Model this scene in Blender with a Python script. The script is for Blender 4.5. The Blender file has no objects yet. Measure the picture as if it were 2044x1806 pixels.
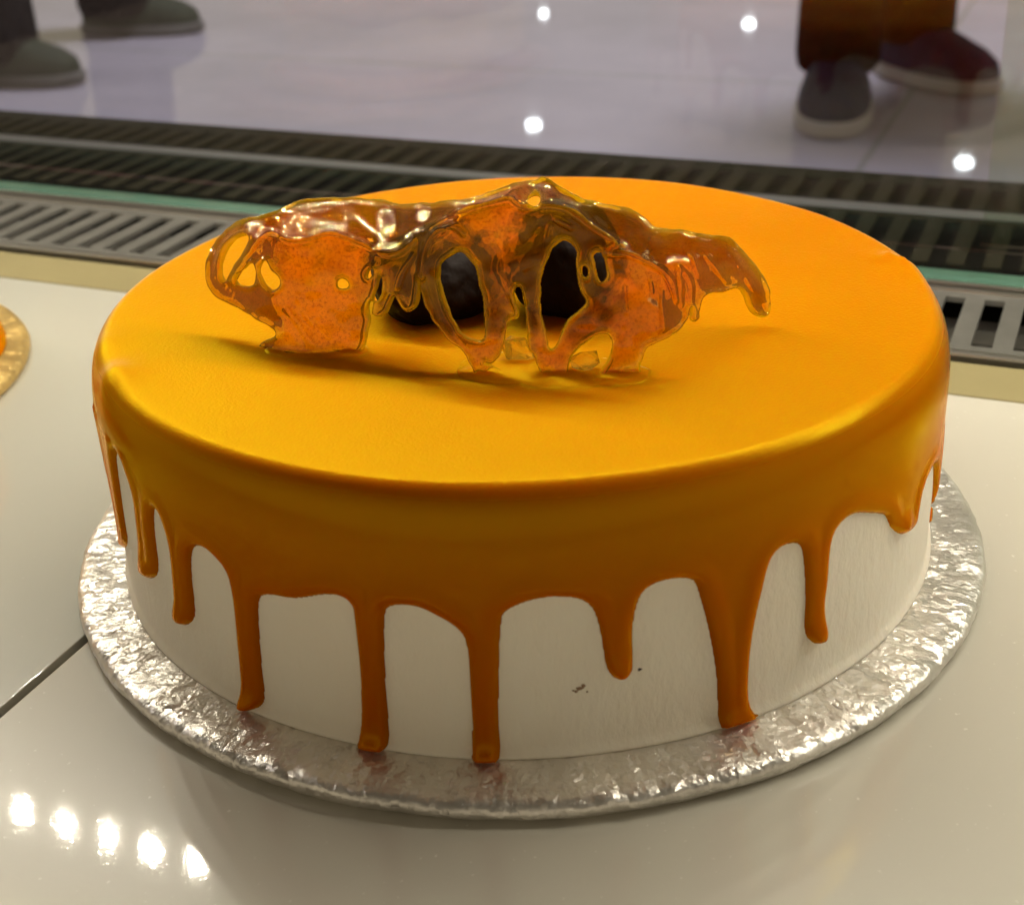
import bpy, bmesh, math, random
import numpy as np
from mathutils import Vector, Matrix, noise as mnoise

S = 0.01                       # everything below is thought out in centimetres
scene = bpy.context.scene
random.seed(7)
rng = np.random.default_rng(7)

# ------------------------------------------------------------------ camera
F_PX, CX, CY = 2861.68, 1022.0, 903.0           # focal length in pixels of a 2044 px wide frame
CAM = np.array([0.0, -38.118, 21.372])
RT = np.array([0.99914942, -0.01155205, -0.03958509])
UP = np.array([0.04050437, 0.45499552, 0.88957207])
FW = np.array([0.00773465, 0.89041879, -0.45507642])
FW[0] = -0.00773465
cam_d = bpy.data.cameras.new("camera")
cam = bpy.data.objects.new("camera", cam_d)
scene.collection.objects.link(cam)
cam.matrix_world = Matrix(((RT[0], UP[0], -FW[0], CAM[0]*S), (RT[1], UP[1], -FW[1], CAM[1]*S),
                           (RT[2], UP[2], -FW[2], CAM[2]*S), (0, 0, 0, 1)))
cam_d.sensor_width = 36
cam_d.lens = 36*F_PX/2044
cam_d.clip_start = 0.01
cam_d.clip_end = 200
cam_d.dof.use_dof = True
cam_d.dof.focus_distance = 0.375
cam_d.dof.aperture_fstop = 20
scene.camera = cam

# ------------------------------------------------------------------ world and exposure
w = bpy.data.worlds.new("World"); scene.world = w; w.use_nodes = True
bg = w.node_tree.nodes["Background"]
bg.inputs[0].default_value = (1.0, 0.965, 0.92, 1)
bg.inputs[1].default_value = 1.0
# the lit shop all round, a darker ceiling void above
_nt = w.node_tree; _tc = _nt.nodes.new("ShaderNodeTexCoord"); _sx = _nt.nodes.new("ShaderNodeSeparateXYZ"); _rp = _nt.nodes.new("ShaderNodeValToRGB")
_nt.links.new(_tc.outputs["Generated"], _sx.inputs[0]); _nt.links.new(_sx.outputs[2], _rp.inputs[0]); _nt.links.new(_rp.outputs[0], bg.inputs[0])
_rp.color_ramp.elements[0].position = 0.10; _rp.color_ramp.elements[0].color = (0.55, 0.455, 0.31, 1)
_rp.color_ramp.elements[1].position = 0.62; _rp.color_ramp.elements[1].color = (0.06, 0.05, 0.034, 1)
scene.view_settings.view_transform = 'Standard'
scene.view_settings.look = 'None'
scene.view_settings.exposure = 0.0
scene.view_settings.gamma = 1
scene.view_settings.use_curve_mapping = False
cy = scene.cycles
cy.use_denoising = True
cy.max_bounces = 14; cy.transparent_max_bounces = 32; cy.transmission_bounces = 12
cy.diffuse_bounces = 5; cy.glossy_bounces = 6
cy.sample_clamp_indirect = 6
cy.caustics_reflective = True; cy.caustics_refractive = True
cy.blur_glossy = 0.5
LED_POWER = 1320.0             # radiance of one diode of the case light

# ------------------------------------------------------------------ case frame: s runs along the case, t into its depth
A = -0.40472
AX = np.array([math.cos(A), math.sin(A), 0.0]); AY = np.array([-math.sin(A), math.cos(A), 0.0])
Z0 = -0.56                     # top of the shelf
FLOOR = -41.0
def st(s, t, z=0.0): return AX*s + AY*t + np.array([0, 0, z])
def ray(px, py):
    d = FW + RT*((px-CX)/F_PX) - UP*((py-CY)/F_PX)
    return d
def on_z(px, py, z):
    d = ray(px, py); return CAM + d*((z-CAM[2])/d[2])

# ------------------------------------------------------------------ helpers
def tag(o, label=None, cat=None, group=None, kind=None):
    if label: o["label"] = label
    if cat: o["category"] = cat
    if group: o["group"] = group
    if kind: o["kind"] = kind
    return o
def link(o, parent=None):
    scene.collection.objects.link(o)
    if parent is not None: o.parent = parent
    return o
def empty(name, loc=(0, 0, 0), rz=0.0):
    o = bpy.data.objects.new(name, None); o.empty_display_size = 0.02
    o.location = Vector(loc)*S; o.rotation_euler = (0, 0, rz)
    return link(o)
def mesh(name, verts, faces, mat, parent=None, smooth=True):
    """verts in cm"""
    me = bpy.data.meshes.new(name)
    me.from_pydata([tuple(v) for v in (np.asarray(verts, float)*S)], [], [tuple(int(i) for i in f) for f in faces])
    me.update()
    if smooth: me.polygons.foreach_set("use_smooth", [True]*len(me.polygons))
    me.materials.append(mat)
    o = bpy.data.objects.new(name, me)
    return link(o, parent)
class MB:
    def __init__(s): s.v = []; s.f = []
    def add(s, v, f):
        b = len(s.v); s.v += [tuple(x) for x in v]; s.f += [tuple(i+b for i in q) for q in f]
    def box(s, lo, hi, frame=True, bev=0.0):
        """box in (s,t,z) coordinates"""
        (a, b, c), (d, e, g) = lo, hi
        P = [(a,b,c),(d,b,c),(d,e,c),(a,e,c),(a,b,g),(d,b,g),(d,e,g),(a,e,g)]
        Fq = [(3,2,1,0),(4,5,6,7),(0,1,5,4),(1,2,6,5),(2,3,7,6),(3,0,4,7)]
        if bev > 0:
            bm = bmesh.new(); vs = [bm.verts.new(p) for p in P]
            for q in Fq: bm.faces.new([vs[i] for i in q])
            bmesh.ops.bevel(bm, geom=list(bm.edges), offset=bev, segments=2, affect='EDGES', profile=0.5)
            bm.verts.index_update(); P = [tuple(v.co) for v in bm.verts]; Fq = [tuple(v.index for v in q.verts) for q in bm.faces]; bm.free()
        if frame: P = [tuple(st(*q)) for q in P]
        s.add(P, Fq)
    def lathe(s, prof, n=96, c=(0, 0, 0), wob=None, closed=True):
        b = []; m = len(prof)
        for i in range(n):
            th = 2*math.pi*i/n
            for j, (r, z) in enumerate(prof):
                rr, zz = (r, z) if wob is None else wob(th, r, z)
                b.append((c[0]+rr*math.cos(th), c[1]+rr*math.sin(th), c[2]+zz))
        f = []
        for i in range(n):
            k = (i+1) % n
            for j in range(m-1): f.append((i*m+j, k*m+j, k*m+j+1, i*m+j+1))
        s.add(b, f)
    def build(s, name, mat, parent=None, smooth=False): return mesh(name, s.v, s.f, mat, parent, smooth)
def shade_auto(o, ang=20):
    me = o.data
    bm = bmesh.new(); bm.from_mesh(me)
    for e in bm.edges:
        if len(e.link_faces) == 2 and e.calc_face_angle(0) > math.radians(ang): e.smooth = False
    for f in bm.faces: f.smooth = True
    bm.to_mesh(me); bm.free()
    return o

# 2-D outlines: smoothing, signed distance (positive inside)
def chaikin(P, n=2, closed=True):
    P = np.asarray(P, float)
    for _ in range(n):
        if closed:
            Q = np.roll(P, -1, 0)
            P = np.stack([.75*P+.25*Q, .25*P+.75*Q], 1).reshape(-1, 2)
        else:
            a, b = P[:-1], P[1:]
            P = np.concatenate([P[:1], np.stack([.75*a+.25*b, .25*a+.75*b], 1).reshape(-1, 2), P[-1:]])
    return P
def sdf(X, Y, P):
    """signed distance of points to a closed polygon"""
    x = X.ravel(); y = Y.ravel(); n = len(P)
    d2 = np.full(x.shape, 1e18); ins = np.zeros(x.shape, bool)
    for i in range(n):
        ax_, ay_ = P[i]; bx_, by_ = P[(i+1) % n]
        ex, ey = bx_-ax_, by_-ay_; L = ex*ex+ey*ey
        if L < 1e-12: continue
        tt = np.clip(((x-ax_)*ex+(y-ay_)*ey)/L, 0, 1)
        d2 = np.minimum(d2, (x-ax_-tt*ex)**2+(y-ay_-tt*ey)**2)
        c = (ay_ > y) != (by_ > y)
        if c.any():
            xi = ax_+(y-ay_)*ex/(ey if abs(ey) > 1e-12 else 1e-12)
            ins ^= c & (x < xi)
    d = np.sqrt(d2); return np.where(ins, d, -d).reshape(X.shape)
def blur(Z, sg):
    r = int(3*sg)+1; k = np.exp(-0.5*(np.arange(-r, r+1)/sg)**2); k /= k.sum()
    Zp = np.pad(Z, ((r, r), (r, r)), mode='edge')
    Zp = np.apply_along_axis(lambda v: np.convolve(v, k, 'valid'), 0, Zp)
    return np.apply_along_axis(lambda v: np.convolve(v, k, 'valid'), 1, Zp)
def lumps(shape, sg, amp):
    z = blur(rng.standard_normal(shape), sg); return amp*z/max(1e-9, z.std())

# ------------------------------------------------------------------ materials
def nmat(name):
    m = bpy.data.materials.new(name); m.use_nodes = True
    nt = m.node_tree; return m, nt, nt.nodes["Principled BSDF"], nt.nodes["Material Output"]
def N(nt, typ, **kw):
    n = nt.nodes.new(typ)
    for k, v in kw.items():
        if k.startswith("i_"): n.inputs[k[2:].replace("_", " ")].default_value = v
        else: setattr(n, k, v)
    return n
def noise_tex(nt, scale, detail=3, rough=.5, vec=None, dist=0.0):
    n = N(nt, "ShaderNodeTexNoise"); n.inputs["Scale"].default_value = scale; n.inputs["Detail"].default_value = detail
    n.inputs["Roughness"].default_value = rough; n.inputs["Distortion"].default_value = dist
    if vec is None:
        tc = N(nt, "ShaderNodeTexCoord"); vec = tc.outputs["Object"]
    nt.links.new(vec, n.inputs["Vector"]); return n
def ramp(nt, fac, stops):
    r = N(nt, "ShaderNodeValToRGB"); nt.links.new(fac, r.inputs[0])
    e = r.color_ramp.elements
    while len(e) < len(stops): e.new(0.5)
    for q, (p, c) in zip(e, stops):
        q.position = p; q.color = c if len(c) == 4 else (*c, 1)
    return r
def bump(nt, height, strength, dist, prev=None):
    b = N(nt, "ShaderNodeBump"); b.inputs["Strength"].default_value = strength; b.inputs["Distance"].default_value = dist*S
    nt.links.new(height, b.inputs["Height"])
    if prev is not None: nt.links.new(prev, b.inputs["Normal"])
    return b.outputs["Normal"]
def simple(name, col, rough=.5, metal=0.0, spec=.5, nz=None, bmp=None, **kw):
    m, nt, p, out = nmat(name)
    p.inputs["Base Color"].default_value = (*col, 1); p.inputs["Roughness"].default_value = rough
    p.inputs["Metallic"].default_value = metal; p.inputs["Specular IOR Level"].default_value = spec
    if nz:      # (scale, variation)
        n = noise_tex(nt, nz[0], 4)
        a = tuple(c*(1-nz[1]) for c in col); b = tuple(min(1, c*(1+nz[1])) for c in col)
        r = ramp(nt, n.outputs["Fac"], [(.3, a), (.7, b)]); nt.links.new(r.outputs[0], p.inputs["Base Color"])
    if bmp:     # (scale, strength, distance in cm)
        n = noise_tex(nt, bmp[0], 3); nt.links.new(bump(nt, n.outputs["Fac"], bmp[1], bmp[2]), p.inputs["Normal"])
    return m

def schlick(nt, gain, normal=None, r0=.04):
    """two-sided reflectance that does not care which face of a thin sheet is hit"""
    g = N(nt, "ShaderNodeNewGeometry"); dt = N(nt, "ShaderNodeVectorMath", operation='DOT_PRODUCT')
    nt.links.new(g.outputs["Incoming"], dt.inputs[0]); nt.links.new(normal if normal is not None else g.outputs["Normal"], dt.inputs[1])
    def mth(op, a, b=None):
        n = N(nt, "ShaderNodeMath", operation=op)
        for i, q in enumerate((a, b)):
            if q is None: continue
            if isinstance(q, (int, float)): n.inputs[i].default_value = q
            else: nt.links.new(q, n.inputs[i])
        return n.outputs[0]
    c = mth('ABSOLUTE', dt.outputs["Value"]); q = mth('POWER', mth('SUBTRACT', 1.0, c), 5.0)
    f = mth('MULTIPLY', mth('MULTIPLY_ADD', q, 1-r0), gain)
    f.node.inputs[0].links[0].from_node.inputs[2].default_value = r0
    return mth('MINIMUM', f, 1.0)
M = {}
def mk_glaze():
    m, nt, p, out = nmat("caramel_glaze")
    n1 = noise_tex(nt, 14, 3)
    r = ramp(nt, n1.outputs["Fac"], [(.3, (.385, .088, .0001)), (.7, (.44, .110, .0002))])
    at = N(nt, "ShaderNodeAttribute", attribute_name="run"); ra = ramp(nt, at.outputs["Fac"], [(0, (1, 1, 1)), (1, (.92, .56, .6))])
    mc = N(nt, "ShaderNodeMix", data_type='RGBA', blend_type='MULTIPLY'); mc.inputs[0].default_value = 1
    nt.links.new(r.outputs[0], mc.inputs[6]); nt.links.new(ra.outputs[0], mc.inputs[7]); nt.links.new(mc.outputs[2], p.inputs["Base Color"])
    p.inputs["Subsurface Weight"].default_value = .7
    p.inputs["Subsurface Radius"].default_value = (1.0, .24, .02)
    p.inputs["Subsurface Scale"].default_value = .85*S
    p.inputs["Roughness"].default_value = .5; p.inputs["Specular IOR Level"].default_value = 0
    # grain only where the glaze lies flat; it runs smooth down the side
    ge = N(nt, "ShaderNodeNewGeometry"); sx = N(nt, "ShaderNodeSeparateXYZ"); nt.links.new(ge.outputs["Normal"], sx.inputs[0])
    fl_ = ramp(nt, sx.outputs[2], [(.3, (.05,)*3), (.95, (.85,)*3)])
    g = noise_tex(nt, 1300, 1, .5); bn = bump(nt, g.outputs["Fac"], .8, .011); nt.links.new(fl_.outputs[0], bn.node.inputs["Strength"])
    wv = noise_tex(nt, 45, 2); bn2 = bump(nt, wv.outputs["Fac"], .12, .08, bn)
    nt.links.new(bn2, p.inputs["Normal"])
    gl = N(nt, "ShaderNodeBsdfGlossy"); nt.links.new(bn2, gl.inputs["Normal"])
    rg = ramp(nt, sx.outputs[2], [(.3, (.20,)*3), (.95, (.42,)*3)]); nt.links.new(rg.outputs[0], gl.inputs["Roughness"])
    f = schlick(nt, 1.0, bn2, .095)
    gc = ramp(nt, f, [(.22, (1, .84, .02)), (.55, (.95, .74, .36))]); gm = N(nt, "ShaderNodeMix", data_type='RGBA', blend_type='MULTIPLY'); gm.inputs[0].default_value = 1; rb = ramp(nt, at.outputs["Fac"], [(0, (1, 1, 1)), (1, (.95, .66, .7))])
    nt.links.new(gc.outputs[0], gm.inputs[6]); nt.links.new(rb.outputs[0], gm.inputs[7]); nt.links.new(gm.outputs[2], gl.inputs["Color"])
    mx = N(nt, "ShaderNodeMixShader"); nt.links.new(f, mx.inputs[0]); nt.links.new(p.outputs[0], mx.inputs[1]); nt.links.new(gl.outputs[0], mx.inputs[2])
    nt.links.new(mx.outputs[0], out.inputs["Surface"])
    return m
def mk_cream():
    m, nt, p, out = nmat("white_cream")
    n1 = noise_tex(nt, 30, 4)
    r = ramp(nt, n1.outputs["Fac"], [(.3, (.92, .84, .71)), (.7, (.95, .885, .77))])
    # a few stray crumbs / stains on the side
    nt.links.new(r.outputs[0], p.inputs["Base Color"])
    p.inputs["Subsurface Weight"].default_value = .3; p.inputs["Subsurface Radius"].default_value = (1, .8, .6); p.inputs["Subsurface Scale"].default_value = .2*S
    p.inputs["Roughness"].default_value = .5; p.inputs["Specular IOR Level"].default_value = .35
    tc = N(nt, "ShaderNodeTexCoord"); mp = N(nt, "ShaderNodeMapping"); mp.inputs["Scale"].default_value = (1, 1, .45)
    nt.links.new(tc.outputs["Object"], mp.inputs["Vector"])
    g = noise_tex(nt, 420, 4, .6, mp.outputs[0]); b1 = bump(nt, g.outputs["Fac"], .8, .05)
    g2 = noise_tex(nt, 60, 2, .5, mp.outputs[0]); nt.links.new(bump(nt, g2.outputs["Fac"], .25, .06, b1), p.inputs["Normal"])
    return m
def mk_foil(name, col, rough=.40):
    m, nt, p, out = nmat(name)
    p.inputs["Metallic"].default_value = .80
    n1 = noise_tex(nt, 60, 4); r = ramp(nt, n1.outputs["Fac"], [(.35, tuple(c*.82 for c in col)), (.65, col)])
    nt.links.new(r.outputs[0], p.inputs["Base Color"])
    # wrinkles run mostly across the rim: work in (arc length, radius) coordinates
    tc = N(nt, "ShaderNodeTexCoord"); sx = N(nt, "ShaderNodeSeparateXYZ"); nt.links.new(tc.outputs["Object"], sx.inputs[0])
    def mth(op, a, b=None):
        n = N(nt, "ShaderNodeMath", operation=op)
        for i, q in enumerate((a, b)):
            if q is None: continue
            if isinstance(q, (int, float)): n.inputs[i].default_value = q
            else: nt.links.new(q, n.inputs[i])
        return n.outputs[0]
    def comb(x, y, z):
        c = N(nt, "ShaderNodeCombineXYZ")
        for i, q in enumerate((x, y, z)): nt.links.new(q, c.inputs[i])
        return c.outputs[0]
    ang = mth('MULTIPLY', mth('ARCTAN2', sx.outputs[1], sx.outputs[0]), .125)
    rad = mth('SQRT', mth('ADD', mth('MULTIPLY', sx.outputs[0], sx.outputs[0]), mth('MULTIPLY', sx.outputs[1], sx.outputs[1])))
    pol = comb(ang, mth('MULTIPLY', rad, .42), mth('MULTIPLY', sx.outputs[2], .6))
    def vm(op, a, b=None):
        n = N(nt, "ShaderNodeVectorMath", operation=op)
        for i, q in enumerate((a, b)):
            if q is None: continue
            if isinstance(q, tuple): n.inputs[i].default_value = q
            else: nt.links.new(q, n.inputs[i])
        return n
    wn = noise_tex(nt, 260, 2); wrp = vm('ADD', pol, vm('MULTIPLY', vm('SUBTRACT', wn.outputs["Color"], (.5, .5, .5)).outputs[0], (.004, .004, .004)).outputs[0]).outputs[0]
    def facets(scale, k):
        """flat tilted facets with creases between them"""
        v = N(nt, "ShaderNodeTexVoronoi"); v.inputs["Scale"].default_value = scale; nt.links.new(wrp, v.inputs["Vector"])
        dlt = vm('SUBTRACT', wrp, v.outputs["Position"]).outputs[0]; tlt = vm('SUBTRACT', v.outputs["Color"], (.5, .5, .5)).outputs[0]
        return mth('MULTIPLY', vm('DOT_PRODUCT', dlt, tlt).outputs["Value"], k)
    n3 = noise_tex(nt, 420, 3, .6)
    hh = mth('ADD', mth('ADD', facets(560, .42), facets(230, .25)), mth('MULTIPLY', n3.outputs["Fac"], .00022))
    bb = N(nt, "ShaderNodeBump"); bb.inputs["Strength"].default_value = 1; bb.inputs["Distance"].default_value = 1.0; nt.links.new(hh, bb.inputs["Height"]); b2 = bb.outputs["Normal"]
    nt.links.new(b2, p.inputs["Normal"])
    rr = ramp(nt, n3.outputs["Fac"], [(.3, (rough*.8,)*3), (.7, (rough*1.35,)*3)]); nt.links.new(rr.outputs[0], p.inputs["Roughness"])
    return m
def mk_sugar(name, thick, thin, haze, haze_edge, hazew, mott=True):
    """thin cast sugar: fresnel gloss over tinted see-through and a little bubbly scatter; edges tinted paler, as thin sugar and to mimic light refracted there"""
    m, nt, p, out = nmat(name); nt.nodes.remove(p)
    big = noise_tex(nt, 130, 3); fine = noise_tex(nt, 1250, 3, .65)
    bn = bump(nt, big.outputs["Fac"], .45, .06); bn = bump(nt, fine.outputs["Fac"], .12, .01, bn)
    at = N(nt, "ShaderNodeAttribute", attribute_name="thin"); th = at.outputs["Fac"]
    def mixc(a, b):
        r = ramp(nt, th, [(.05, a), (.85, b)]); return r.outputs[0]
    ct = mixc(thick, thin); ch = mixc(haze, haze_edge)
    if mott:
        sp = ramp(nt, fine.outputs["Fac"], [(.34, (.74, .66, .56)), (.48, (1, 1, 1)), (.62, (1, 1, 1)), (.70, (1.0, 1.0, 1.0))])
        mx = N(nt, "ShaderNodeMix", data_type='RGBA', blend_type='MULTIPLY'); mx.inputs[0].default_value = 1
        nt.links.new(ct, mx.inputs[6]); nt.links.new(sp.outputs[0], mx.inputs[7]); ct = mx.outputs[2]
    tr = N(nt, "ShaderNodeBsdfTransparent"); rf = N(nt, "ShaderNodeBsdfRefraction"); rf.inputs["IOR"].default_value = 1.45; rf.inputs["Roughness"].default_value = .02
    for n in (tr, rf): nt.links.new(ct, n.inputs["Color"])
    nt.links.new(bn, rf.inputs["Normal"])
    m1 = N(nt, "ShaderNodeMixShader"); m1.inputs[0].default_value = .58
    nt.links.new(tr.outputs[0], m1.inputs[1]); nt.links.new(rf.outputs[0], m1.inputs[2])
    tl = N(nt, "ShaderNodeBsdfTranslucent"); df = N(nt, "ShaderNodeBsdfDiffuse")
    nt.links.new(ch, tl.inputs["Color"]); nt.links.new(ch, df.inputs["Color"])
    ms = N(nt, "ShaderNodeMixShader"); ms.inputs[0].default_value = .3; nt.links.new(tl.outputs[0], ms.inputs[1]); nt.links.new(df.outputs[0], ms.inputs[2])
    hz = ramp(nt, big.outputs["Fac"], [(.3, (hazew*.5,)*3), (.7, (hazew*1.4,)*3)])
    hw = N(nt, "ShaderNodeMath", operation='MULTIPLY_ADD'); nt.links.new(th, hw.inputs[0]); hw.inputs[1].default_value = .22 if mott else 0; nt.links.new(hz.outputs[0], hw.inputs[2])
    m2 = N(nt, "ShaderNodeMixShader"); nt.links.new(hw.outputs[0], m2.inputs[0]); nt.links.new(m1.outputs[0], m2.inputs[1]); nt.links.new(ms.outputs[0], m2.inputs[2])
    fr = schlick(nt, .85, bn, .045)
    gl = N(nt, "ShaderNodeBsdfGlossy"); gl.inputs["Roughness"].default_value = .05; gl.inputs["Color"].default_value = (1, .84, .48, 1); nt.links.new(bn, gl.inputs["Normal"])
    m3 = N(nt, "ShaderNodeMixShader"); nt.links.new(fr, m3.inputs[0]); nt.links.new(m2.outputs[0], m3.inputs[1]); nt.links.new(gl.outputs[0], m3.inputs[2])
    nt.links.new(m3.outputs[0], out.inputs["Surface"])
    return m
def mk_pane(gain, tint):
    """coated window glass: see-through with a mirror coat"""
    m, nt, p, out = nmat("case_glass"); nt.nodes.remove(p)
    tr = N(nt, "ShaderNodeBsdfTransparent"); tr.inputs["Color"].default_value = (*tint, 1)
    gl = N(nt, "ShaderNodeBsdfGlossy"); gl.inputs["Roughness"].default_value = .0; gl.inputs["Color"].default_value = (1, .80, .90, 1)
    fr = schlick(nt, gain)
    mx = N(nt, "ShaderNodeMixShader"); nt.links.new(fr, mx.inputs[0]); nt.links.new(tr.outputs[0], mx.inputs[1]); nt.links.new(gl.outputs[0], mx.inputs[2])
    nt.links.new(mx.outputs[0], out.inputs["Surface"]); return m
def mk_shelf(name, col, rough, dust):
    m, nt, p, out = nmat(name)
    n1 = noise_tex(nt, 9, 4); r = ramp(nt, n1.outputs["Fac"], [(.3, tuple(c*.96 for c in col)), (.7, col)])
    # fine specks of dust and faint rubbed smears
    d = noise_tex(nt, 520, 2, .5); dr = ramp(nt, d.outputs["Fac"], [(.705, (0, 0, 0)), (.78, (dust*.6,)*3)])
    mx = N(nt, "ShaderNodeMix", data_type='RGBA'); nt.links.new(dr.outputs[0], mx.inputs["Factor"]); nt.links.new(r.outputs[0], mx.inputs[6]); mx.inputs[7].default_value = (.95, .94, .88, 1)
    nt.links.new(mx.outputs[2], p.inputs["Base Color"])
    sm = noise_tex(nt, 16, 5, .65, None, 1.5); rr = ramp(nt, sm.outputs["Fac"], [(.35, (rough*.8,)*3), (.7, (rough*1.35,)*3)])
    nt.links.new(rr.outputs[0], p.inputs["Coat Roughness"]); p.inputs["Coat Weight"].default_value = 1.0; p.inputs["Roughness"].default_value = .30
    p.inputs["Specular IOR Level"].default_value = .35
    g = noise_tex(nt, 700, 2); bn = bump(nt, g.outputs["Fac"], .14*dust+.002, .01); nt.links.new(bn, p.inputs["Normal"]); nt.links.new(bn, p.inputs["Coat Normal"])
    return m
M["glaze"] = mk_glaze(); M["cream"] = mk_cream()
M["foil"] = mk_foil("silver_foil", (.86, .83, .78), .36); M["gold_foil"] = mk_foil("gold_foil", (.85, .60, .22))
M["sugar"] = mk_sugar("amber_sugar", (.95, .67, .06), (1.0, .90, .16), (.44, .185, .0003), (1.0, .76, .02), .18)
M["shard"] = mk_sugar("clear_sugar", (1.0, .90, .45), (1.0, .9, .45), (.9, .7, .1), (.9, .7, .1), .12, False)
M["pane_inner"] = mk_pane(.3, (.97, .98, .97)); M["pane_outer"] = mk_pane(.75, (.95, .97, .96)); M["pane_slide"] = mk_pane(.9, (.90, .95, .88))
M["shelf_a"] = mk_shelf("opal_glass", (.52, .52, .46), .05, .25)
M["shelf_b"] = mk_shelf("opal_glass_dusty", (.60, .575, .50), .042, .8)
M["steel"] = simple("brushed_steel", (.50, .49, .46), .36, 1.0, bmp=(300, .1, .01))
M["grille"] = simple("grille_steel", (.17, .168, .155), .5, .45, nz=(60, .12))
M["trim"] = simple("beige_trim", (.275, .235, .115), .45, 0, nz=(20, .08))
M["black"] = simple("black_plastic", (.012, .012, .011), .35, nz=(30, .2))
M["dark"] = simple("dark_sill", (.005, .005, .004), .9, spec=.04, nz=(20, .2))
M["gasket"] = simple("rubber_gasket", (.02, .02, .02), .6)
M["green"] = simple("green_glass_edge", (.07, .165, .125), .15, nz=(8, .12))
M["choc"] = simple("dark_chocolate", (.008, .0035, .002), .6, spec=.1, nz=(60, .3), bmp=(130, .9, .14))
M["housing"] = simple("white_metal", (.5, .49, .46), .5)
def emit(name, col, s):
    m, nt, p, out = nmat(name); p.inputs["Base Color"].default_value = (.9, .9, .85, 1)
    p.inputs["Emission Color"].default_value = (*col, 1); p.inputs["Emission Strength"].default_value = s; return m
M["diode"] = emit("led_diode", (1, .92, .74), LED_POWER*2.0)
M["lamp"] = emit("lamp_glow", (.92, .94, 1), 55.0)
M["trouser_brown"] = simple("brown_cloth", (.007, .006, .0055), .95, spec=.05, nz=(60, .3), bmp=(16, 1.0, 2.5))
M["trouser_black"] = simple("black_cloth", (.010, .009, .010), .9, spec=.1, nz=(60, .3), bmp=(16, 1.0, 2.5))
M["shoe_navy"] = simple("navy_canvas", (.006, .013, .042), .6, spec=.12, nz=(60, .3))
M["shoe_olive"] = simple("olive_canvas", (.022, .031, .014), .8, nz=(40, .2))
M["sole"] = simple("pale_rubber", (.36, .33, .31), .6)
M["sole_dark"] = simple("grey_rubber", (.10, .095, .09), .7)
M["skin"] = simple("skin", (.45, .27, .19), .5)
M["hair"] = simple("dark_hair", (.02, .015, .012), .6)
M["shirt"] = simple("grey_shirt", (.16, .15, .17), .9, nz=(30, .2))
def mk_floor():
    m, nt, p, out = nmat("floor_tiles")
    tc = N(nt, "ShaderNodeTexCoord"); mp = N(nt, "ShaderNodeMapping"); mp.inputs["Rotation"].default_value = (0, 0, -A)
    mp.inputs["Location"].default_value = (.2, .38, 0)
    nt.links.new(tc.outputs["Object"], mp.inputs["Vector"])
    b = N(nt, "ShaderNodeTexBrick"); nt.links.new(mp.outputs[0], b.inputs["Vector"]); b.offset = 0
    b.inputs["Scale"].default_value = 1; b.inputs["Brick Width"].default_value = 3.6; b.inputs["Row Height"].default_value = .9
    b.inputs["Mortar Size"].default_value = .006; b.inputs["Mortar Smooth"].default_value = .2
    b.inputs["Color1"].default_value = (.42, .385, .45, 1); b.inputs["Color2"].default_value = (.40, .37, .43, 1); b.inputs["Mortar"].default_value = (.30, .29, .30, 1)
    n = noise_tex(nt, 3, 5, .6, mp.outputs[0]); r = ramp(nt, n.outputs["Fac"], [(.3, (.85, .85, .86)), (.7, (1.08, 1.07, 1.06))])
    mx = N(nt, "ShaderNodeMix", data_type='RGBA', blend_type='MULTIPLY'); mx.inputs[0].default_value = 1
    nt.links.new(b.outputs[0], mx.inputs[6]); nt.links.new(r.outputs[0], mx.inputs[7]); nt.links.new(mx.outputs[2], p.inputs["Base Color"])
    p.inputs["Roughness"].default_value = .03; p.inputs["Specular IOR Level"].default_value = .12
    return m
M["floor"] = mk_floor()

# ------------------------------------------------------------------ the setting: shop floor beyond the case
fl = mesh("floor", [(-900, -150, FLOOR), (1500, -150, FLOOR), (1500, 3000, FLOOR), (-900, 3000, FLOOR)], [(0, 1, 2, 3)], M["floor"], None, False)
tag(fl, "grey polished shop floor seen through the case glass", "floor", None, "structure")

# the ceiling lamps of the shop whose glints lie on the floor
def ceiling_lamp(x, y, z, r, lab):
    o = empty("ceiling_lamp", (x, y, z)); tag(o, lab, "lamp", "ceiling lamps of the shop")
    b = MB(); b.lathe([(0.01, -.4*r), (.5*r, -.35*r), (.87*r, -.2*r), (r, 0), (.87*r, .2*r), (.5*r, .35*r), (.01, .4*r)], 24); b.build("globe", M["lamp"], o, True)
    b = MB(); b.lathe([(.01, .65*r), (.6*r, .6*r), (.62*r, .4*r), (.3*r, .38*r)], 20); b.build("cap", M["housing"], o, True)
for (px, py, r, lab) in ((1065, 250, 6.5, "round shop lamp whose bright glint lies on the floor just behind the cake"),
                         (1925, 325, 6.5, "round shop lamp whose bright glint lies near the right edge below the shoes"),
                         (1495, 48, 6.0, "round shop lamp whose small glint lies left of the dark trousers"),
                         (1085, 28, 4.5, "round shop lamp whose faint glint lies farthest up the floor")):
    Fp = on_z(px, py, FLOOR); d = (Fp-CAM)*np.array([1, 1, -1]); X = Fp+d*((220-FLOOR)/d[2])
    ceiling_lamp(X[0], X[1], X[2], r, lab)
# unseen fill lamps added to light the shop floor
for i, (x, y, e) in enumerate(((-360, 260, 22), (420, 260, 22))):
    L = bpy.data.lights.new("shop_fill", 'AREA'); L.shape = 'DISK'; L.size = 1.2; L.energy = e; L.color = (1.0, .92, 1.0)
    o = bpy.data.objects.new("shop_fill", L); o.location = (x*S, y*S, 2.2); link(o)

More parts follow.
